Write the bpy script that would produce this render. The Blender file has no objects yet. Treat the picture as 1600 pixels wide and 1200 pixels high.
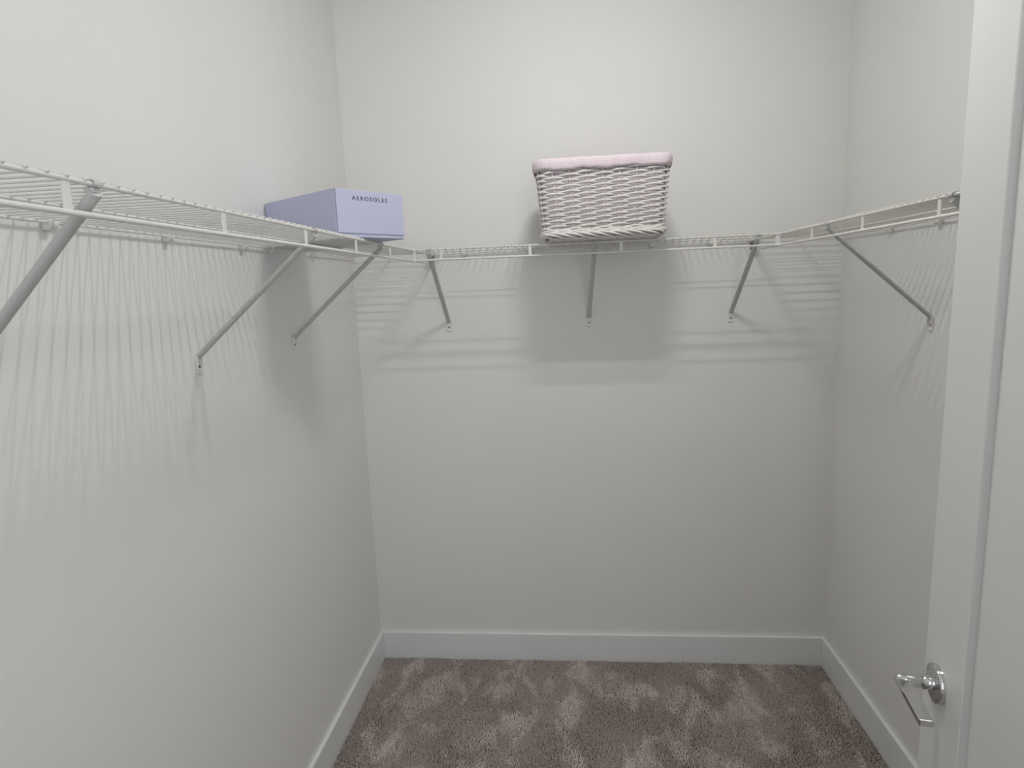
import bpy, math, random
import numpy as np
from mathutils import Vector, Matrix

random.seed(7)
rng = np.random.default_rng(11)
S = bpy.context.scene
COL = S.collection

# ------------------------------------------------------------------ camera
W = 1.879            # closet width (left wall x=0, right wall x=W, back wall y=0)
CEIL = 2.78          # ceiling height
FRONT = -3.30        # wall behind the camera
cam = bpy.data.cameras.new('camera')
cam_ob = bpy.data.objects.new('camera', cam)
COL.objects.link(cam_ob)
cam.sensor_fit = 'HORIZONTAL'
cam.sensor_width = 36.0
cam.lens = 36.0 * 958.2 / 1600.0
cam.clip_start = 0.02
pitch, yaw, roll = -0.1599, 0.0938, 0.0395
Rz = Matrix.Rotation(yaw, 3, 'Z'); Rx = Matrix.Rotation(pitch, 3, 'X'); Ry = Matrix.Rotation(roll, 3, 'Y')
Rw = Rz @ Rx @ Ry
xa, ya, za = Rw.col[0], Rw.col[1], Rw.col[2]           # right, forward, up
M = Matrix((( xa[0], za[0], -ya[0]), (xa[1], za[1], -ya[1]), (xa[2], za[2], -ya[2]))).to_4x4()
M.translation = Vector((0.8531, -2.4409, 1.6118))
cam_ob.matrix_world = M
S.camera = cam_ob

# ------------------------------------------------------------------ world and exposure
wd = bpy.data.worlds.new('world'); S.world = wd; wd.use_nodes = True
wd.node_tree.nodes['Background'].inputs[0].default_value = (0.9, 0.93, 1.0, 1)
wd.node_tree.nodes['Background'].inputs[1].default_value = 3.9
S.view_settings.view_transform = 'Standard'
S.view_settings.look = 'None'
S.view_settings.gamma = 1.0
S.view_settings.use_curve_mapping = False
S.view_settings.exposure = 0.0
S.cycles.use_adaptive_sampling = False
LAMP_WATTS = (2.1, 1.7)  # straight down, and to each long side of a lamp
# the two lamps of the ceiling light, built with their fixture below
LAMP_Y = (-1.10, -1.24); LAMP_X = 0.98; LAMP_Z = 2.722; LAMP_L = 0.24

# ------------------------------------------------------------------ materials
def material(name, color, rough=0.5, metal=0.0, var=0.0, vscale=20.0, bump=0.0, bscale=200.0, spec=0.5, dark=None):
    m = bpy.data.materials.new(name); m.use_nodes = True
    nt = m.node_tree; b = nt.nodes['Principled BSDF']
    b.inputs['Base Color'].default_value = (*color, 1)
    b.inputs['Roughness'].default_value = rough
    b.inputs['Metallic'].default_value = metal
    b.inputs['Specular IOR Level'].default_value = spec
    tc = nt.nodes.new('ShaderNodeTexCoord')
    if var > 0:
        n = nt.nodes.new('ShaderNodeTexNoise'); n.inputs['Scale'].default_value = vscale; n.inputs['Detail'].default_value = 4
        nt.links.new(tc.outputs['Object'], n.inputs['Vector'])
        r = nt.nodes.new('ShaderNodeValToRGB')
        lo = dark if dark else tuple(c * (1 - var) for c in color)
        r.color_ramp.elements[0].color = (*lo, 1); r.color_ramp.elements[0].position = 0.3
        r.color_ramp.elements[1].color = (*[min(1, c * (1 + var)) for c in color], 1); r.color_ramp.elements[1].position = 0.7
        nt.links.new(n.outputs['Fac'], r.inputs['Fac'])
        nt.links.new(r.outputs['Color'], b.inputs['Base Color'])
    if bump > 0:
        n2 = nt.nodes.new('ShaderNodeTexNoise'); n2.inputs['Scale'].default_value = bscale; n2.inputs['Detail'].default_value = 3
        nt.links.new(tc.outputs['Object'], n2.inputs['Vector'])
        bp = nt.nodes.new('ShaderNodeBump'); bp.inputs['Strength'].default_value = bump; bp.inputs['Distance'].default_value = 0.002
        nt.links.new(n2.outputs['Fac'], bp.inputs['Height'])
        nt.links.new(bp.outputs['Normal'], b.inputs['Normal'])
    return m

M_WALL = material('wall_paint', (0.87, 0.867, 0.845), 0.62, var=0.012, vscale=1.7, bump=0.10, bscale=160)
M_CEIL = material('ceiling_paint', (0.87, 0.87, 0.86), 0.8, var=0.01, vscale=2, bump=0.1, bscale=150)
M_TRIM = material('trim_paint', (0.89, 0.90, 0.898), 0.35, var=0.012, vscale=6, bump=0.03, bscale=60)
M_DOOR = material('door_paint', (0.82, 0.822, 0.812), 0.28, var=0.01, vscale=5, bump=0.03, bscale=90)
M_WIRE = material('white_epoxy_wire', (0.80, 0.79, 0.75), 0.35, var=0.02, vscale=30)
M_BRACKET = material('bracket_epoxy', (0.58, 0.58, 0.565), 0.4, var=0.03, vscale=40, bump=0.04, bscale=300)
M_PLASTIC = material('white_plastic', (0.82, 0.81, 0.78), 0.3, var=0.015, vscale=50)
M_SCREW = material('screw_steel', (0.16, 0.155, 0.15), 0.4, metal=0.6, var=0.1, vscale=200)
M_CHROME = material('polished_chrome', (0.66, 0.66, 0.66), 0.06, metal=1.0, var=0.02, vscale=15)
M_BOX = material('lavender_card', (0.565, 0.58, 0.77), 0.55, var=0.012, vscale=30, bump=0.04, bscale=500)
M_BOXIN = material('lavender_card_edge', (0.62, 0.62, 0.76), 0.6, var=0.02, vscale=60)
M_INK = material('black_ink', (0.025, 0.022, 0.04), 0.5, var=0.05, vscale=80)
M_WICKER = material('white_painted_willow', (0.80, 0.775, 0.74), 0.5, var=0.05, vscale=45, bump=0.15, bscale=400)
M_DARK_GREY = material('dark_grey', (0.20, 0.20, 0.195), 0.5, var=0.04, vscale=80)
M_HOLE = material('nail_hole_dark', (0.06, 0.055, 0.05), 0.8, var=0.1, vscale=300)

def gingham():
    m = bpy.data.materials.new('pink_gingham_cloth'); m.use_nodes = True
    nt = m.node_tree; b = nt.nodes['Principled BSDF']
    b.inputs['Roughness'].default_value = 0.85
    uv = nt.nodes.new('ShaderNodeUVMap')
    sep = nt.nodes.new('ShaderNodeSeparateXYZ'); nt.links.new(uv.outputs[0], sep.inputs[0])
    outs = []
    for ax in ('X', 'Y'):
        mu = nt.nodes.new('ShaderNodeMath'); mu.operation = 'MULTIPLY'; mu.inputs[1].default_value = 1 / 0.0052
        nt.links.new(sep.outputs[ax], mu.inputs[0])
        fr = nt.nodes.new('ShaderNodeMath'); fr.operation = 'FRACT'; nt.links.new(mu.outputs[0], fr.inputs[0])
        gt = nt.nodes.new('ShaderNodeMath'); gt.operation = 'GREATER_THAN'; gt.inputs[1].default_value = 0.5
        nt.links.new(fr.outputs[0], gt.inputs[0]); outs.append(gt)
    ad = nt.nodes.new('ShaderNodeMath'); ad.operation = 'ADD'
    nt.links.new(outs[0].outputs[0], ad.inputs[0]); nt.links.new(outs[1].outputs[0], ad.inputs[1])
    dv = nt.nodes.new('ShaderNodeMath'); dv.operation = 'MULTIPLY'; dv.inputs[1].default_value = 0.5
    nt.links.new(ad.outputs[0], dv.inputs[0])
    r = nt.nodes.new('ShaderNodeValToRGB')
    r.color_ramp.elements[0].color = (0.88, 0.82, 0.85, 1)
    r.color_ramp.elements[1].color = (0.74, 0.57, 0.645, 1)
    nt.links.new(dv.outputs[0], r.inputs['Fac']); nt.links.new(r.outputs['Color'], b.inputs['Base Color'])
    return m
M_GINGHAM = gingham()

def carpet():
    m = bpy.data.materials.new('grey_brown_cut_pile'); m.use_nodes = True
    nt = m.node_tree; b = nt.nodes['Principled BSDF']
    b.inputs['Roughness'].default_value = 0.95; b.inputs['Specular IOR Level'].default_value = 0.1
    tc = nt.nodes.new('ShaderNodeTexCoord')
    def noise(scale, detail, dist=0.0):
        n = nt.nodes.new('ShaderNodeTexNoise'); n.inputs['Scale'].default_value = scale
        n.inputs['Detail'].default_value = detail; n.inputs['Distortion'].default_value = dist
        nt.links.new(tc.outputs['Object'], n.inputs['Vector']); return n
    mp = nt.nodes.new('ShaderNodeMapping'); mp.inputs['Scale'].default_value = (1.5, 0.85, 1); mp.inputs['Rotation'].default_value = (0, 0, 0.25)
    nt.links.new(tc.outputs['Object'], mp.inputs['Vector'])
    big = noise(6.5, 5, 0.7); nt.links.new(mp.outputs['Vector'], big.inputs['Vector']); fine = noise(160, 2)
    r1 = nt.nodes.new('ShaderNodeValToRGB')
    e = r1.color_ramp.elements
    e[0].position = 0.50; e[0].color = (0.54, 0.475, 0.44, 1)
    e[1].position = 0.64; e[1].color = (0.80, 0.725, 0.685, 1)
    nt.links.new(big.outputs['Fac'], r1.inputs['Fac'])
    r2 = nt.nodes.new('ShaderNodeValToRGB')
    r2.color_ramp.elements[0].position = 0.25; r2.color_ramp.elements[0].color = (0.55, 0.55, 0.55, 1)
    r2.color_ramp.elements[1].position = 0.75; r2.color_ramp.elements[1].color = (1.35, 1.33, 1.3, 1)
    nt.links.new(fine.outputs['Fac'], r2.inputs['Fac'])
    mx = nt.nodes.new('ShaderNodeMix'); mx.data_type = 'RGBA'; mx.blend_type = 'MULTIPLY'; mx.inputs[0].default_value = 1.0
    nt.links.new(r1.outputs['Color'], mx.inputs[6]); nt.links.new(r2.outputs['Color'], mx.inputs[7])
    nt.links.new(mx.outputs[2], b.inputs['Base Color'])
    return m
M_CARPET = carpet()
M_BACKING = material('carpet_backing', (0.16, 0.135, 0.12), 0.95, var=0.15, vscale=60)

M_TUBE = bpy.data.materials.new('lit_lamp_tube'); M_TUBE.use_nodes = True
_b = M_TUBE.node_tree.nodes['Principled BSDF']
_b.inputs['Emission Color'].default_value = (1.0, 0.985, 0.955, 1)
_b.inputs['Emission Strength'].default_value = 1.0
M_TUBE.cycles.emission_sampling = 'NONE'

# ------------------------------------------------------------------ mesh builder
class MB:
    def __init__(self): self.v = []; self.f = []; self.uv = None
    def add(self, vs, fs):
        o = len(self.v); self.v += [tuple(p) for p in vs]; self.f += [tuple(i + o for i in f) for f in fs]; return self
    def box(self, lo, hi, bev=0.0):
        (x0, y0, z0), (x1, y1, z1) = lo, hi
        if bev <= 0:
            vs = [(x, y, z) for z in (z0, z1) for y in (y0, y1) for x in (x0, x1)]
            return self.add(vs, [(0, 2, 3, 1), (4, 5, 7, 6), (0, 1, 5, 4), (2, 6, 7, 3), (0, 4, 6, 2), (1, 3, 7, 5)])
        c = Vector(((x0 + x1) / 2, (y0 + y1) / 2, (z0 + z1) / 2)); h = ((x1 - x0) / 2, (y1 - y0) / 2, (z1 - z0) / 2)
        return self.slab(c, Vector((1, 0, 0)), Vector((0, 1, 0)), Vector((0, 0, 1)), *h, bev)
    def slab(self, c, ex, ey, ez, hx, hy, hz, bev=0.0):
        """oriented box with chamfered edges"""
        c = Vector(c)
        if bev <= 0:
            vs = [c + ex * (sx * hx) + ey * (sy * hy) + ez * (sz * hz) for sz in (-1, 1) for sy in (-1, 1) for sx in (-1, 1)]
            return self.add(vs, [(0, 2, 3, 1), (4, 5, 7, 6), (0, 1, 5, 4), (2, 6, 7, 3), (0, 4, 6, 2), (1, 3, 7, 5)])
        idx = {}; vs = []
        for sx in (-1, 1):
            for sy in (-1, 1):
                for sz in (-1, 1):
                    for k in range(3):
                        d = [hx - bev, hy - bev, hz - bev]; d[k] += bev
                        idx[(sx, sy, sz, k)] = len(vs)
                        vs.append(c + ex * (sx * d[0]) + ey * (sy * d[1]) + ez * (sz * d[2]))
        fs = []
        for s in (-1, 1):
            q = [(-1, -1), (1, -1), (1, 1), (-1, 1)]
            if s < 0: q = q[::-1]
            fs.append(tuple(idx[(s, a, b, 0)] for a, b in q))
            fs.append(tuple(idx[(a, s, b, 1)] for a, b in q[::-1]))
            fs.append(tuple(idx[(a, b, s, 2)] for a, b in q))
        for a in (-1, 1):
            for b in (-1, 1):
                fs.append((idx[(a, b, -1, 0)], idx[(a, b, 1, 0)], idx[(a, b, 1, 1)], idx[(a, b, -1, 1)]))
                fs.append((idx[(a, -1, b, 0)], idx[(a, 1, b, 0)], idx[(a, 1, b, 2)], idx[(a, -1, b, 2)]))
                fs.append((idx[(-1, a, b, 1)], idx[(1, a, b, 1)], idx[(1, a, b, 2)], idx[(-1, a, b, 2)]))
                for d in (-1, 1): fs.append((idx[(a, b, d, 0)], idx[(a, b, d, 1)], idx[(a, b, d, 2)]))
        return self.add(vs, fs)
    def tube(self, pts, r, seg=8, closed=False, cap=True, squash=1.0, up=None):
        pts = [Vector(p) for p in pts]; n = len(pts)
        rr = r if isinstance(r, (list, tuple)) else [r] * n
        vs = []; fs = []
        prev = None
        for i, p in enumerate(pts):
            if closed: t = (pts[(i + 1) % n] - pts[i - 1])
            else: t = pts[min(i + 1, n - 1)] - pts[max(i - 1, 0)]
            t.normalize()
            if up is not None: a = up
            elif prev is not None: a = prev
            else: a = Vector((0, 0, 1)) if abs(t.z) < 0.9 else Vector((1, 0, 0))
            b = t.cross(a); b.normalize(); a = b.cross(t); a.normalize(); prev = a
            for k in range(seg):
                w = 2 * math.pi * k / seg
                vs.append(p + a * (math.cos(w) * rr[i]) + b * (math.sin(w) * rr[i] * squash))
        m = n if closed else n - 1
        for i in range(m):
            j = (i + 1) % n
            for k in range(seg):
                l = (k + 1) % seg
                fs.append((i * seg + k, i * seg + l, j * seg + l, j * seg + k))
        if cap and not closed:
            fs.append(tuple(range(seg - 1, -1, -1))); fs.append(tuple((n - 1) * seg + k for k in range(seg)))
        return self.add(vs, fs)
    def lathe(self, c, axis, prof, seg=32):
        """prof: list of (radius, height along axis)"""
        c = Vector(c); axis = Vector(axis).normalized()
        a = axis.orthogonal().normalized(); b = axis.cross(a)
        vs = []; fs = []
        for r, h in prof:
            for k in range(seg):
                w = 2 * math.pi * k / seg
                vs.append(c + axis * h + a * (r * math.cos(w)) + b * (r * math.sin(w)))
        for i in range(len(prof) - 1):
            for k in range(seg):
                l = (k + 1) % seg
                fs.append((i * seg + k, i * seg + l, (i + 1) * seg + l, (i + 1) * seg + k))
        fs.append(tuple(range(seg - 1, -1, -1))); fs.append(tuple((len(prof) - 1) * seg + k for k in range(seg)))
        return self.add(vs, fs)
    def sweep(self, sec, pts, ups):
        """sweep 2-D section (a,b) along pts; ups = list of (side, up) vectors per point"""
        vs = []; fs = []; n = len(sec)
        for p, (sd_, up_) in zip(pts, ups):
            for a, b in sec: vs.append(Vector(p) + sd_ * a + up_ * b)
        for i in range(len(pts) - 1):
            for k in range(n):
                l = (k + 1) % n
                fs.append((i * n + k, i * n + l, (i + 1) * n + l, (i + 1) * n + k))
        fs.append(tuple(range(n - 1, -1, -1))); fs.append(tuple((len(pts) - 1) * n + k for k in range(n)))
        return self.add(vs, fs)
    def mesh(self, name, smooth=False):
        me = bpy.data.meshes.new(name); me.from_pydata(self.v, [], self.f); me.update()
        if smooth:
            me.polygons.foreach_set('use_smooth', [True] * len(me.polygons))
            try: me.set_sharp_from_angle(angle=math.radians(40))
            except Exception: pass
        return me
    def build(self, name, mat, parent=None, smooth=False, loc=None):
        me = self.mesh(name, smooth); me.materials.append(mat)
        return link(name, me, parent, loc)

def link(name, me, parent=None, loc=None):
    o = bpy.data.objects.new(name, me); COL.objects.link(o)
    if parent is not None: o.parent = parent
    if loc is not None: o.location = loc
    return o
def empty(name, loc=(0, 0, 0), rz=0.0):
    o = bpy.data.objects.new(name, None); COL.objects.link(o); o.location = loc; o.rotation_euler = (0, 0, rz)
    o.empty_display_size = 0.05
    return o
def tag(o, label=None, cat=None, group=None, kind=None):
    if label: o['label'] = label
    if cat: o['category'] = cat
    if group: o['group'] = group
    if kind: o['kind'] = kind
    return o
def structure(name, mb, mat, label=None, cat=None):
    return tag(mb.build(name, mat), label, cat, None, 'structure')

# ------------------------------------------------------------------ room shell
T = 0.10
structure('floor', MB().box((-T, FRONT - T, -0.06), (W + T, T, 0.0)), M_BACKING, 'floor under the grey brown carpet', 'floor')
structure('ceiling', MB().box((-T, FRONT - T, CEIL), (W + T, T, CEIL + T)), M_CEIL, 'white painted closet ceiling overhead', 'ceiling')
structure('wall_left', MB().box((-T, FRONT - T, 0), (0, T, CEIL)), M_WALL, 'off-white wall behind the long wire shelf', 'wall')
structure('wall_right', MB().box((W, FRONT - T, 0), (W + T, T, CEIL)), M_WALL, 'off-white wall partly hidden by the open door', 'wall')
structure('wall_back', MB().box((0, 0, 0), (W, T, CEIL)), M_WALL, 'off-white wall facing the camera below the basket', 'wall')
# wall behind the camera, with an added, unseen window for soft fill light
wx0, wx1, wz0, wz1 = 0.92, 1.80, 1.00, 2.55
wf = MB()
wf.box((0, FRONT - T, 0), (W, FRONT, wz0)); wf.box((0, FRONT - T, wz1), (W, FRONT, CEIL))
wf.box((0, FRONT - T, wz0), (wx0, FRONT, wz1)); wf.box((wx1, FRONT - T, wz0), (W, FRONT, wz1))
structure('wall_front', wf, M_WALL, 'off-white wall with an added fill-light window facing the shelves', 'wall')
wn = tag(empty('fill_window_1', ((wx0 + wx1) / 2, FRONT - T * 0.5, wz0)), 'added white framed window behind the camera, for fill light', 'window', None, 'structure')
hw = (wx1 - wx0) / 2; hh = wz1 - wz0
for lo, hi in (((-hw, -.03, 0), (-hw + .05, .03, hh)), ((hw - .05, -.03, 0), (hw, .03, hh)), ((-hw + .05, -.03, 0), (hw - .05, .03, .05)), ((-hw + .05, -.03, hh - .05), (hw - .05, .03, hh))):
    MB().box(lo, hi, .002).build('fill_window_frame', M_TRIM, wn)
HINGE_Y = -2.20
structure('wall_nib', MB().box((1.375, HINGE_Y - 0.12, 0), (W, HINGE_Y, CEIL)), M_WALL, 'short wall return that carries the door', 'wall')
structure('trim_1', MB().box((1.352, HINGE_Y - 0.125, 0), (1.375, HINGE_Y + 0.004, 2.47), 0.002), M_TRIM, 'white door jamb beside the open door', 'trim')

HB, TB = 0.1258, 0.014
def baseboard(name, lo, hi, label):
    return structure(name, MB().box(lo, hi, 0.0012), M_TRIM, label, 'baseboard')
bb = baseboard('baseboard_back', (TB, -TB, 0), (W - TB, 0, HB), 'white baseboard along the wall facing the camera')
baseboard('baseboard_left', (0, FRONT, 0), (TB, 0, HB), 'white baseboard below the long wire shelf')
baseboard('baseboard_right', (W - TB, HINGE_Y, 0), (W, 0, HB), 'white baseboard running behind the door')
for x, z in ((0.503, 0.021), (1.512, 0.024), (1.438, 0.026)):
    MB().lathe((x, -TB + 0.0003, z), (0, -1, 0), [(0.0022, 0), (0.0022, 0.0006), (0.0010, 0.0008)], 10).build('nail_hole', M_HOLE, bb)

pt = bpy.data.lights.new('fill_window_portal', 'AREA'); pt.shape = 'RECTANGLE'; pt.size = wx1 - wx0; pt.size_y = wz1 - wz0  # sampling portal across the added fill-light window
pt.cycles.is_portal = True
po = bpy.data.objects.new('fill_window_portal', pt); COL.objects.link(po); po.location = ((wx0 + wx1) / 2, FRONT - T * 0.9, (wz0 + wz1) / 2)
po.rotation_euler = (math.pi / 2, 0, 0)
# carpet pile: tens of thousands of small tufts, one object
def pile():
    P = []
    def patch(x0, x1, y0, y1, s):
        nx = int((x1 - x0) / s); ny = int((y1 - y0) / s)
        gx, gy = np.meshgrid(np.arange(nx), np.arange(ny))
        px = x0 + (gx + 0.5 + rng.uniform(-.45, .45, gx.shape)) * s
        py = y0 + (gy + 0.5 + rng.uniform(-.45, .45, gx.shape)) * s
        P.append(np.stack([px.ravel(), py.ravel(), np.full(px.size, s)], 1))
    patch(TB, W - TB, -1.15, -TB, 0.0058)
    patch(TB, W - TB, -2.19, -1.15, 0.0105)
    patch(TB, W, FRONT, -2.32, 0.0130)
    P = np.concatenate(P); n = len(P)
    # brushed patches: a smooth pseudo-random field tells which way the pile leans
    fx = np.zeros(n); fy = np.zeros(n)
    for k in range(9):
        a = rng.uniform(4, 17); b = rng.uniform(4, 17); p, q = rng.uniform(0, 6.28, 2)
        fx += np.sin(a * P[:, 0] + b * P[:, 1] * rng.choice([-1, 1]) + p); fy += np.sin(b * P[:, 0] * rng.choice([-1, 1]) + a * P[:, 1] + q)
    lx = np.tanh(fx) * 0.2; ly = np.tanh(fy * 1.5) * 0.25
    s = P[:, 2]
    h = s * rng.uniform(0.9, 1.35, n) + 0.002
    rot = rng.uniform(0, 6.28, n)
    V = np.zeros((n, 6, 3))
    lean = np.stack([lx * h + rng.normal(0, .18, n) * h, ly * h + rng.normal(0, .18, n) * h], 1)
    for k in range(3):
        w = rot + k * 2.0944
        V[:, k, 0] = P[:, 0] + np.cos(w) * s * .62; V[:, k, 1] = P[:, 1] + np.sin(w) * s * .62; V[:, k, 2] = 0.0005
        V[:, 3 + k, 0] = P[:, 0] + np.cos(w + .5) * s * .40 + lean[:, 0]
        V[:, 3 + k, 1] = P[:, 1] + np.sin(w + .5) * s * .40 + lean[:, 1]
        V[:, 3 + k, 2] = h + rng.uniform(-.0008, .0008, n)
    V[:, :, 0] = np.clip(V[:, :, 0], TB, W - TB); V[:, :, 1] = np.minimum(V[:, :, 1], -TB)
    base = (np.arange(n) * 6)[:, None]
    tri = np.array([0, 1, 4, 0, 4, 3, 1, 2, 5, 1, 5, 4, 2, 0, 3, 2, 3, 5, 3, 4, 5])
    F = (base + tri[None, :]).ravel().astype(np.int32)
    me = bpy.data.meshes.new('carpet_pile')
    me.vertices.add(n * 6); me.vertices.foreach_set('co', V.reshape(-1).astype(np.float32))
    nf = n * 7
    me.loops.add(nf * 3); me.loops.foreach_set('vertex_index', F)
    me.polygons.add(nf)
    me.polygons.foreach_set('loop_start', np.arange(nf, dtype=np.int32) * 3)
    me.update(calc_edges=True); me.validate()
    me.materials.append(M_CARPET)
    return tag(link('carpet_pile', me), 'grey-brown cut-pile carpet with lighter brushed patches covering the floor', 'carpet', None, 'stuff')
pile()

# ------------------------------------------------------------------ ceiling light (its lamps light the closet)
lt = tag(empty('ceiling_light', (LAMP_X, sum(LAMP_Y) / 2, CEIL)), 'white two-lamp light fixed to the closet ceiling', 'ceiling light')
MB().box((-0.17, -0.12, -0.028), (0.17, 0.12, 0.0), 0.004).build('base_plate', M_PLASTIC, lt)
for ly in LAMP_Y:
    dy = ly - sum(LAMP_Y) / 2; dz = LAMP_Z - CEIL
    MB().box((-LAMP_L / 2 - 0.008, dy - 0.016, dz + 0.004), (LAMP_L / 2 + 0.008, dy + 0.016, -0.026), 0.002).build('strip_housing', M_PLASTIC, lt)
    MB().tube([(-LAMP_L / 2, dy, dz - 0.010), (LAMP_L / 2, dy, dz - 0.010)], 0.0065, 14).build('lamp_tube', M_TUBE, lt, True)
    for tilt, watts in ((0.0, LAMP_WATTS[0]), (62.0, LAMP_WATTS[1]), (-62.0, LAMP_WATTS[1])):
        ld = bpy.data.lights.new('lamp_light', 'AREA'); ld.shape = 'RECTANGLE'; ld.size = LAMP_L; ld.size_y = 0.014
        ld.energy = watts; ld.color = (1.0, 0.985, 0.955)
        lo_ = bpy.data.objects.new('lamp_light', ld); COL.objects.link(lo_); lo_.parent = lt
        a_ = math.radians(tilt)
        lo_.location = (0, dy + 0.0085 * math.sin(a_), dz - 0.010 - 0.0125 * math.cos(a_)); lo_.rotation_euler = (a_, 0, 0)

# ------------------------------------------------------------------ wire shelves
ZS, LIP, SD = 1.742, 0.0350, 0.3256
PITCH, SP = 0.0254, 0.3048
R_FT, R_FB, R_BK, R_W = 0.0032, 0.0036, 0.0026, 0.0018
ZW = ZS + R_FT + R_W * 0.6      # deck wires lie on the rods

def wire_shelf(origin, rz, length, ties, clips, label, wire_from=0.0, wire_to=None, mirror=1, sleeves=()):
    """local x: along the wall, local -y: out from the wall"""
    root = tag(empty('wire_shelf', (origin[0], origin[1], ZS), rz), label, 'shelf', 'white wire closet shelves')
    L = length
    MB().tube([(0, -SD, 0), (L, -SD, 0)], R_FT, 10).build('front_top_rod', M_WIRE, root, True)
    MB().tube([(0, -SD, -LIP), (L, -SD, -LIP)], R_FB, 10).build('front_bottom_rod', M_WIRE, root, True)
    zb = R_FT - R_BK
    MB().tube([(0.004, -0.165, zb), (L - 0.004, -0.165, zb)], R_BK, 8).build('middle_rod', M_WIRE, root, True)
    MB().tube([(0.004, -0.012, zb), (L - 0.004, -0.012, zb)], R_BK, 8).build('back_rod', M_WIRE, root, True)
    zw = ZW - ZS
    wm = MB().tube([(0, -0.0085, zw), (0, -SD * 0.5, zw), (0, -SD - 0.0012, zw), (0, -SD - R_FT - 0.0010, zw - 0.0022)], R_W, 6).mesh('deck_wire', True)
    wm.materials.append(M_WIRE)
    x = PITCH * 0.5
    while x < L - 0.004:
        link('deck_wire', wm, root, (x, 0, 0)); x += PITCH
    tm = MB().slab((0, -SD + 0.0002, -LIP / 2), Vector((1, 0, 0)), Vector((0, 1, 0)), Vector((0, 0, 1)), 0.0056, 0.0016, LIP / 2 + 0.001, 0.0011).mesh('lip_tie')
    tm.materials.append(M_WIRE)
    for t in ties: link('lip_tie', tm, root, (t, 0, 0))
    cm = MB()
    cm.lathe((-0.008, -0.0115, zb - 0.0030), (1, 0, 0), [(0.0070, 0), (0.0092, 0.0010), (0.0092, 0.0150), (0.0070, 0.016)], 18)
    cm.box((-0.006, -0.009, -0.012), (0.006, -0.0002, 0.007), 0.001)
    cme = cm.mesh('wall_clip', True); cme.materials.append(M_PLASTIC)
    for c in clips: link('wall_clip', cme, root, (c, 0, 0))
    for sx, w in sleeves:
        s = MB()
        for zc, r in ((0.0, R_FT), (-LIP, R_FB)):
            s.lathe((sx - w / 2, -SD, zc), (1, 0, 0), [(r + 0.0006, 0), (r + 0.0022, 0.001), (r + 0.0022, w - 0.001), (r + 0.0006, w)], 14)
        s.slab((sx, -SD - 0.001, -LIP / 2), Vector((1, 0, 0)), Vector((0, 1, 0)), Vector((0, 0, 1)), w * 0.42, 0.0016, LIP / 2, 0.001)
        s.build('corner_sleeve', M_PLASTIC, root, True)
    return root

LS = 2.15
# left shelf: local x runs from the near end towards the back wall: world +y ; out (+x world) = local -y  -> rz = 90 deg
wire_shelf((0, -LS), math.pi / 2, LS - 0.003,
           [LS + y for y in (-0.588, -0.893, -1.198, -1.503, -1.808, -2.112)],
           [LS + y for y in (-0.40, -0.70, -0.86, -1.17, -1.475, -1.78, -2.08)],
           'longest white wire shelf, holding the lavender box', sleeves=())
# back shelf
wire_shelf((SD + 0.004, 0), 0.0, W - 2 * SD - 0.008,
           [x - SD - 0.004 for x in (0.428, 0.733, 1.038, 1.3425)],
           [x - SD - 0.004 for x in (0.46, 0.715, 1.02, 1.18, 1.40)],
           'white wire shelf holding the wicker basket', sleeves=((0.006, 0.010), (W - 2 * SD - 0.016, 0.018)))
# right shelf: local x from back wall to near end : world -y ; out (-x world) = local -y -> rz = -90 deg
wire_shelf((W, -0.003), -math.pi / 2, LS - 0.003,
           [-y for y in (-0.573, -0.878, -1.183, -1.488, -1.79, -2.09)],
           [-y for y in (-0.36, -0.62, -0.90, -1.22, -1.50, -1.80)],
           'empty white wire shelf running behind the open door')

def end_bracket(x, label):
    """plastic cradle on the back wall that carries the ends of a side shelf's front rods"""
    root = tag(empty('end_bracket', (x, 0, ZS - LIP)), label, 'bracket', 'wall end brackets')
    MB().box((-0.012, -0.0035, -0.018), (0.012, -0.0002, LIP + 0.006), 0.001).build('wall_plate', M_PLASTIC, root)
    for z0, r in ((0.0, R_FB), (LIP, R_FT)):
        m = MB()
        pts = [(math.cos(a) * (r + 0.0022), 0, z0 + math.sin(a) * (r + 0.0022)) for a in np.linspace(math.radians(165), math.radians(375), 12)]
        sec = [(-0.0012, -0.009), (0.0012, -0.009), (0.0012, 0.009), (-0.0012, 0.009)]
        ups = [(Vector((p[0], 0, p[2] - z0)).normalized(), Vector((0, 1, 0))) for p in pts]
        m.sweep(sec, [(p[0], -0.012, p[2]) for p in pts], ups)
        m.build('cradle', M_PLASTIC, root, True)
    MB().box((-0.0085, -0.036, 0.004), (0.0085, -0.003, LIP - 0.006), 0.0015).build('grey_block', M_DARK_GREY, root)['label'] = 'dark grey block between the rods'  # plain block between the two rods, coloured dark grey
    MB().lathe((0, -0.0034, -0.011), (0, -1, 0), [(0.0036, 0), (0.0036, 0.001), (0.002, 0.0018)], 12).build('screw', M_SCREW, root)
end_bracket(SD, 'white plastic wall bracket at the corner beside the lavender box')
end_bracket(W - SD, 'white plastic wall bracket at the corner nearest the door')

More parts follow.
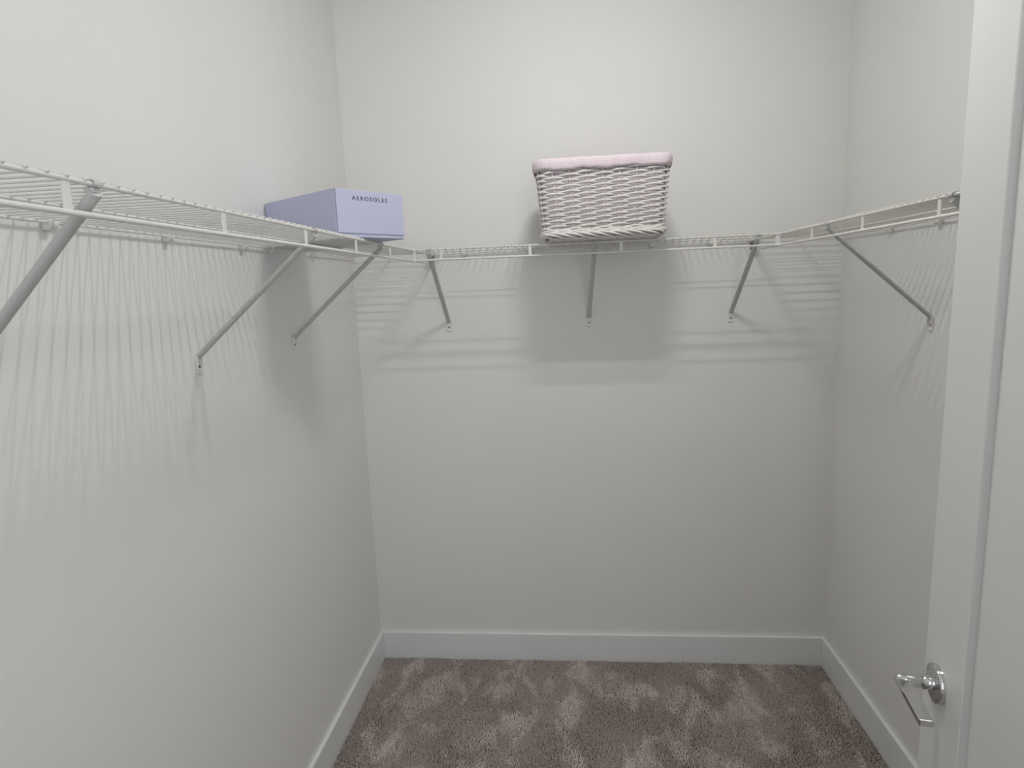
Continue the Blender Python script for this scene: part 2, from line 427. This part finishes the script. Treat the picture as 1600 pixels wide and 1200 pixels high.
ZF, ZB = 1.437, 1.479
def support_bracket(foot, top, n, label):
    """foot: (x,y) on the wall, top: (x,y) under the front rod, n: wall normal"""
    fx, fy = foot
    root = tag(empty('support_bracket', (fx, fy, ZF)), label, 'bracket', 'diagonal shelf support brackets')
    n = Vector((n[0], n[1], 0)); up = Vector((0, 0, 1)); tan = up.cross(n)
    a = n * 0.0055 + up * (ZB - ZF)
    b = Vector((top[0] - fx, top[1] - fy, ZS - 0.0085 - ZF))
    d = (b - a).normalized(); side = (tan - d * tan.dot(d)).normalized(); nu = side.cross(d)
    # strut: pressed channel with rounded back
    w, h = 0.0088, 0.0062
    sec = [(w * math.cos(2 * math.pi * k / 14), h * math.sin(2 * math.pi * k / 14)) for k in range(14)]
    m = MB(); m.sweep(sec, [a - d * 0.002, b], [(side, nu)] * 2)
    m.build('strut', M_BRACKET, root, True)
    # foot: flat plate with a raised rim, bent from the strut
    f = MB()
    f.slab(n * 0.0016 + up * ((ZB - ZF) / 2), tan, n, up, 0.0108, 0.0014, (ZB - ZF) / 2, 0.001)
    f.slab(n * 0.0036 + tan * 0.0090 + up * 0.030, tan, n, up, 0.0011, 0.0030, 0.012, 0.0006)
    f.slab(n * 0.0036 - tan * 0.0090 + up * 0.030, tan, n, up, 0.0011, 0.0030, 0.012, 0.0006)
    f.slab(n * 0.0030 + up * 0.004, tan, n, up, 0.0092, 0.0016, 0.0035, 0.0012)
    f.build('foot_plate', M_PLASTIC, root)
    MB().lathe(n * 0.0030 + up * 0.017, n, [(0.0034, 0), (0.0034, 0.0008), (0.0022, 0.0016)], 12).build('screw', M_SCREW, root)
    # hook over the front rod
    hk = MB(); c = Vector((top[0] - fx, top[1] - fy, ZS - ZF)); rr = R_FT + 0.0016
    pts = []
    for k in range(10):
        w_ = math.radians(215 - 250 * k / 9)
        pts.append(c + n * (math.cos(w_) * rr) * -1 + up * (math.sin(w_) * rr))
    ups = [((p - c).normalized(), tan) for p in pts]
    hk.sweep([(-0.0008, -0.0065), (0.0008, -0.0065), (0.0008, 0.0065), (-0.0008, 0.0065)], pts, ups)
    hk.slab(c - up * 0.0065 - n * 0.004, tan, n, up, 0.0065, 0.006, 0.0032, 0.001)
    hk.build('hook', M_BRACKET, root)
    return root
LN, BN, RN = (1, 0), (0, -1), (-1, 0)
support_bracket((0, -1.70), (SD, -1.765), LN, 'largest diagonal bracket, cut by the photo edge, its foot out of frame')
support_bracket((0, -1.102), (SD, -1.150), LN, 'diagonal bracket just in front of the lavender box')
support_bracket((0, -0.595), (SD, -0.672), LN, 'diagonal bracket under the lavender box, in its shadow')
support_bracket((0.379, 0), (0.384, -SD), BN, 'diagonal bracket between the lavender box and the wicker basket')
support_bracket((0.938, 0), (0.950, -SD), BN, 'diagonal bracket directly under the wicker basket')
support_bracket((1.481, 0), (1.481, -SD), BN, 'diagonal bracket between the wicker basket and the door-side corner')
support_bracket((W, -0.602), (W - SD, -0.672), RN, 'diagonal bracket in full view beside the open door')
support_bracket((W, -1.27), (W - SD, -1.224), RN, 'diagonal bracket whose strut hides behind the open door')

# ------------------------------------------------------------------ door
PHI = math.radians(10.0)
DW, DH, DT = 0.80, 2.42, 0.036
EDGE = Vector((1.485, -1.3615))          # visible latch edge
t2 = Vector((-math.sin(PHI), -math.cos(PHI)))     # towards the hinge
# local frame: x along the leaf from the latch edge to the hinge, y = visible face normal (towards -x world), z up
door = tag(empty('door_1', (EDGE.x, EDGE.y, 0.012), math.atan2(t2.y, t2.x)), 'open white panelled door with a chrome lever', 'door', None, 'structure')
# local +y = rotate(t2,+90deg) = (-t2.y, t2.x) = (cos, -sin) -> points to +x world, so the visible face is local y=0 and the leaf fills 0..DT
ST = 0.147; REC = 0.0125
def dpart(name, lo, hi, bev=0.0015): return MB().box(lo, hi, bev).build(name, M_DOOR, door)
dpart('stile', (0, 0, 0), (ST, DT, DH))
dpart('stile', (DW - ST, 0, 0), (DW, DT, DH))
dpart('rail', (ST, 0, DH - ST), (DW - ST, DT, DH))
dpart('rail', (ST, 0, 0), (DW - ST, DT, 0.24))
dpart('panel', (ST - 0.004, REC, 0.236), (DW - ST + 0.004, DT - REC, DH - ST + 0.004), 0)
HZ = 0.893; HX = 0.060
rose = MB().lathe((HX, 0, HZ), (0, -1, 0), [(0.033, 0), (0.033, 0.0065), (0.0322, 0.008), (0.0305, 0.0086), (0.0, 0.0087)], 48)
lever = MB()
# lever bar runs from the shaft's outer end towards the hinge
yo = -0.066
bar = [(0.0, yo + 0.0), (0.0, yo + 0.021), (0.012, yo + 0.021), (0.118, yo + 0.021), (0.118, yo + 0.0), (-0.006, yo + 0.0), (-0.0095, yo + 0.004)]
hx0 = HX - 0.001
outl = [(hx0 - 0.0095, yo + 0.0045), (hx0 - 0.0060, yo + 0.0006), (hx0 - 0.001, yo), (hx0 + 0.112, yo), (hx0 + 0.1135, yo + 0.0015), (hx0 + 0.1135, yo + 0.0195), (hx0 + 0.112, yo + 0.021), (hx0 - 0.0095, yo + 0.021)]
n_ = len(outl); zt, zb_ = HZ + 0.0055, HZ - 0.0055
lever.add([(x, y, zt) for x, y in outl] + [(x, y, zb_) for x, y in outl],
          [tuple(range(n_))[::-1], tuple(range(n_, 2 * n_))] + [(k, (k + 1) % n_, n_ + (k + 1) % n_, n_ + k) for k in range(n_)])
lv = lever.build('lever_handle', M_CHROME, door, False)
lv['label'] = 'polished chrome lever handle'
bv = lv.modifiers.new('bevel', 'BEVEL'); bv.width = 0.0009; bv.segments = 2
rose.build('rose', M_CHROME, lv, True)
MB().lathe((HX, -0.0085, HZ), (0, -1, 0), [(0.0120, 0), (0.0120, 0.0150), (0.0112, 0.0160)], 32).build('collar', M_CHROME, lv, True)
MB().lathe((HX, -0.0245, HZ), (0, -1, 0), [(0.0098, 0), (0.0104, 0.0008), (0.0104, 0.0380), (0.0085, 0.0405)], 32).build('shaft', M_CHROME, lv, True)

# ------------------------------------------------------------------ lavender shoe box
TXT_ANG = math.radians(54.5)
BL, BW_, BH = 0.345, 0.215, 0.119          # long side, lettered end, height
F = Vector((0.285, -0.905))
box = tag(empty('shoe_box', (F.x, F.y, ZW + R_W + 0.0004), TXT_ANG), 'lavender cardboard shoe box with dark lettering on its end', 'box')
# local x along the lettered end, local y along the long side, away from the camera
cth = 0.002; z0 = 0.0105
base = MB()
e_ = 0.0025
base.box((e_, e_, 0), (BW_ - e_, BL - e_, 0.002))
for lo, hi in (((e_, e_, 0), (BW_ - e_, e_ + cth, .1)), ((e_, BL - e_ - cth, 0), (BW_ - e_, BL - e_, .1)), ((e_, e_, 0), (e_ + cth, BL - e_, .1)), ((BW_ - e_ - cth, e_, 0), (BW_ - e_, BL - e_, .1))):
    base.box(lo, hi)
base.build('tray', M_BOX, box)
lid = MB()
lid.box((0, 0.0014, BH - cth), (BW_, BL, BH), 0.0006)
lid.box((0, 0.0024, z0), (cth, BL, BH - cth * .5), 0.0006)
lid.box((BW_ - cth, 0.0024, z0), (BW_, BL, BH - cth * .5), 0.0006)
lid.box((0, BL - cth, z0), (BW_, BL, BH - cth * .5), 0.0006)
lido = lid.build('lid', M_BOX, box)
MB().box((0.0022, 0.0, z0), (BW_, 0.0020, BH - 0.0006), 0.0007).build('end_flap', M_BOX, lido)
cu = bpy.data.curves.new('lettering', 'FONT'); cu.body = 'AEROSOLES'; cu.size = 0.0146; cu.extrude = 0.0002
cu.space_character = 1.36; cu.align_x = 'LEFT'
to = bpy.data.objects.new('tmp_text', cu); COL.objects.link(to)
bpy.context.view_layer.update()
tme = bpy.data.meshes.new_from_object(to.evaluated_get(bpy.context.evaluated_depsgraph_get()))
bpy.data.objects.remove(to)
tme.name = 'lettering'; tme.materials.clear(); tme.materials.append(M_INK)
xs = [v.co.x for v in tme.vertices]; wtxt = max(xs) - min(xs)
want = 0.112
sc_ = want / wtxt
for v in tme.vertices: v.co.x = (v.co.x - min(xs)) * sc_; 
lt_ = link('lettering', tme, lido, (0.050, -0.0003, BH - 0.0250))
lt_.rotation_euler = (math.pi / 2, 0, 0)

# ------------------------------------------------------------------ wicker basket
BCX, BCY = 0.975, -0.284
bk = tag(empty('wicker_basket', (BCX, BCY, ZW + R_W)), 'white wicker basket with a pink gingham cloth liner', 'basket')
BKH = 0.243
def dims(z):
    k = z / BKH
    return 0.1905 + 0.0205 * k, 0.112 + 0.016 * k, 0.036
def perim(u, z, off=0.0):
    """point on a rounded rectangle, u in 0..1 starting at the middle of the front, going to +x; returns point and outward normal"""
    a, b, r = dims(z); ax, by = a - r, b - r
    segs = [('l', ax), ('c', r), ('l', 2 * by), ('c', r), ('l', 2 * ax), ('c', r), ('l', 2 * by), ('c', r), ('l', ax)]
    lens = [L if k == 'l' else r * math.pi / 2 for k, L in segs]
    d = (u % 1.0) * sum(lens)
    i = 0
    while i < 8 and d > lens[i]: d -= lens[i]; i += 1
    t = d
    if i == 0: p, nn = (t, -b), (0, -1)
    elif i == 1: w = -math.pi / 2 + t / r; nn = (math.cos(w), math.sin(w)); p = (ax + r * nn[0], -by + r * nn[1])
    elif i == 2: p, nn = (a, -by + t), (1, 0)
    elif i == 3: w = t / r; nn = (math.cos(w), math.sin(w)); p = (ax + r * nn[0], by + r * nn[1])
    elif i == 4: p, nn = (ax - t, b), (0, 1)
    elif i == 5: w = math.pi / 2 + t / r; nn = (math.cos(w), math.sin(w)); p = (-ax + r * nn[0], by + r * nn[1])
    elif i == 6: p, nn = (-a, by - t), (-1, 0)
    elif i == 7: w = math.pi + t / r; nn = (math.cos(w), math.sin(w)); p = (-ax + r * nn[0], -by + r * nn[1])
    else: p, nn = (-ax + t, -b), (0, -1)
    return Vector((p[0] + nn[0] * off, p[1] + nn[1] * off, z)), Vector((nn[0], nn[1], 0))
NS = 24
# stakes
for k in range(NS):
    u = k / NS
    pts = [perim(u, z, 0.0)[0] for z in (0.012, 0.08, 0.16, 0.238)]
    MB().tube(pts, 0.0022, 6).build('stake', M_WICKER, bk, True)
# woven rows
rows = 23; zr0 = 0.036; pr = 0.00825
for j in range(rows):
    pts = []; rad = []
    N = NS * 8
    ph = rng.uniform(-.05, .05)
    for q in range(N):
        u = q / N
        c = math.cos(math.pi * u * NS + math.pi * j)
        z = zr0 + j * pr + 0.0016 * math.sin(math.pi * u * NS + math.pi * j + 0.9) + 0.0004 * math.sin(u * 40 + j * 2.3)
        p, nn = perim(u, z, 0.0056 * c)
        pts.append(p); rad.append(0.0034 + 0.0003 * math.sin(u * 60 + j))
    MB().tube(pts, rad, 7, closed=True, up=Vector((0, 0, 1)), squash=0.75).build('weaver', M_WICKER, bk, True)
# braided border at the bottom: slanting strands
for k in range(30):
    u0 = k / 30
    pts = []; rad = []
    for q in range(13):
        f = q / 12
        u = u0 + f * 2.3 / NS
        z = 0.024 - 0.0215 * f + 0.003 * math.sin(f * math.pi)
        off = -0.002 + 0.0115 * math.sin(math.pi * min(1, f * 1.02)) ** 0.8
        p, nn = perim(u, max(z, 0.001), off); p.z = max(z, 0.001) + 0.0032
        pts.append(p); rad.append(0.0044 * (0.55 + 0.45 * math.sin(math.pi * f)))
    MB().tube(pts, rad, 7).build('border_strand', M_WICKER, bk, True)
for k in range(NS):
    u0 = k / NS
    pts = []; rad = []
    for q in range(13):
        f = q / 12
        u = u0 + f * 2.2 / NS
        z = 0.021 + 0.0135 * f
        off = -0.002 + 0.0085 * math.sin(math.pi * f) ** 0.8
        p, nn = perim(u, z, off); pts.append(p); rad.append(0.0040 * (0.7 + 0.3 * math.sin(math.pi * f)))
    MB().tube(pts, rad, 7).build('border_strand', M_WICKER, bk, True)
# woven floor of the basket
for k in range(15):
    y = -0.098 + k * 0.014
    xx = 0.175
    pts = [(-xx + 2 * xx * q / 24, y, 0.0065 + 0.002 * math.cos(math.pi * (q / 2 + k))) for q in range(25)]
    MB().tube(pts, 0.0042, 6).build('floor_rod', M_WICKER, bk, True)

def skin(profile, name, parent, wr=0.0):
    """closed band around the basket; profile: list of (offset, z); gets metric UVs"""
    N = 240
    vs = []; uvs = []
    Lp = 1.34
    acc = [0.0]
    for (o0, z0_), (o1, z1_) in zip(profile, profile[1:]): acc.append(acc[-1] + math.hypot(o1 - o0, z1_ - z0_))
    for q in range(N + 1):
        u = q / N
        for i, (o, z) in enumerate(profile):
            k = i / (len(profile) - 1)
            wob = wr * k * (math.sin(u * 2 * math.pi * 37 + 1.5 * k) * 0.5 + math.sin(u * 2 * math.pi * 61 + 2) * 0.35 + math.sin(u * 2 * math.pi * 13) * 0.6)
            hang = wr * 1.2 * k * k * (math.sin(u * 2 * math.pi * 9 + 1) + 0.6 * math.sin(u * 2 * math.pi * 23))
            p, nn = perim(u + 0.5, min(z, BKH), o + wob); p.z = z + hang
            vs.append(p); uvs.append((u * Lp, acc[i]))
    n = len(profile); fs = []
    for q in range(N):
        for i in range(n - 1):
            fs.append((q * n + i, (q + 1) * n + i, (q + 1) * n + i + 1, q * n + i + 1))
    me = bpy.data.meshes.new(name); me.from_pydata(vs, [], fs); me.update()
    ul = me.uv_layers.new(name='UVMap')
    for lp in me.loops: ul.data[lp.index].uv = uvs[lp.vertex_index]
    me.polygons.foreach_set('use_smooth', [True] * len(me.polygons))
    me.materials.append(M_GINGHAM)
    return link(name, me, parent)
ln = skin([(-0.055, 0.0125), (-0.02, 0.013), (-0.009, 0.02), (-0.0085, 0.08), (-0.0085, 0.16), (-0.009, 0.235)], 'liner', bk)
ln['label'] = 'pink gingham cloth liner'
cuff = skin([(-0.009, 0.235), (-0.0075, 0.2485), (-0.002, 0.2535), (0.005, 0.2520), (0.0095, 0.2460), (0.0112, 0.236), (0.0108, 0.226), (0.0100, 0.2165)], 'liner_cuff', ln, 0.0018)
so = cuff.modifiers.new('thickness', 'SOLIDIFY'); so.thickness = 0.0012; so.offset = 0
fl = MB()
N = 48
fl.add([perim(q / N, 0.0125, -0.054)[0] for q in range(N)], [tuple(range(N))]); fl.build('liner_floor', M_GINGHAM, ln)
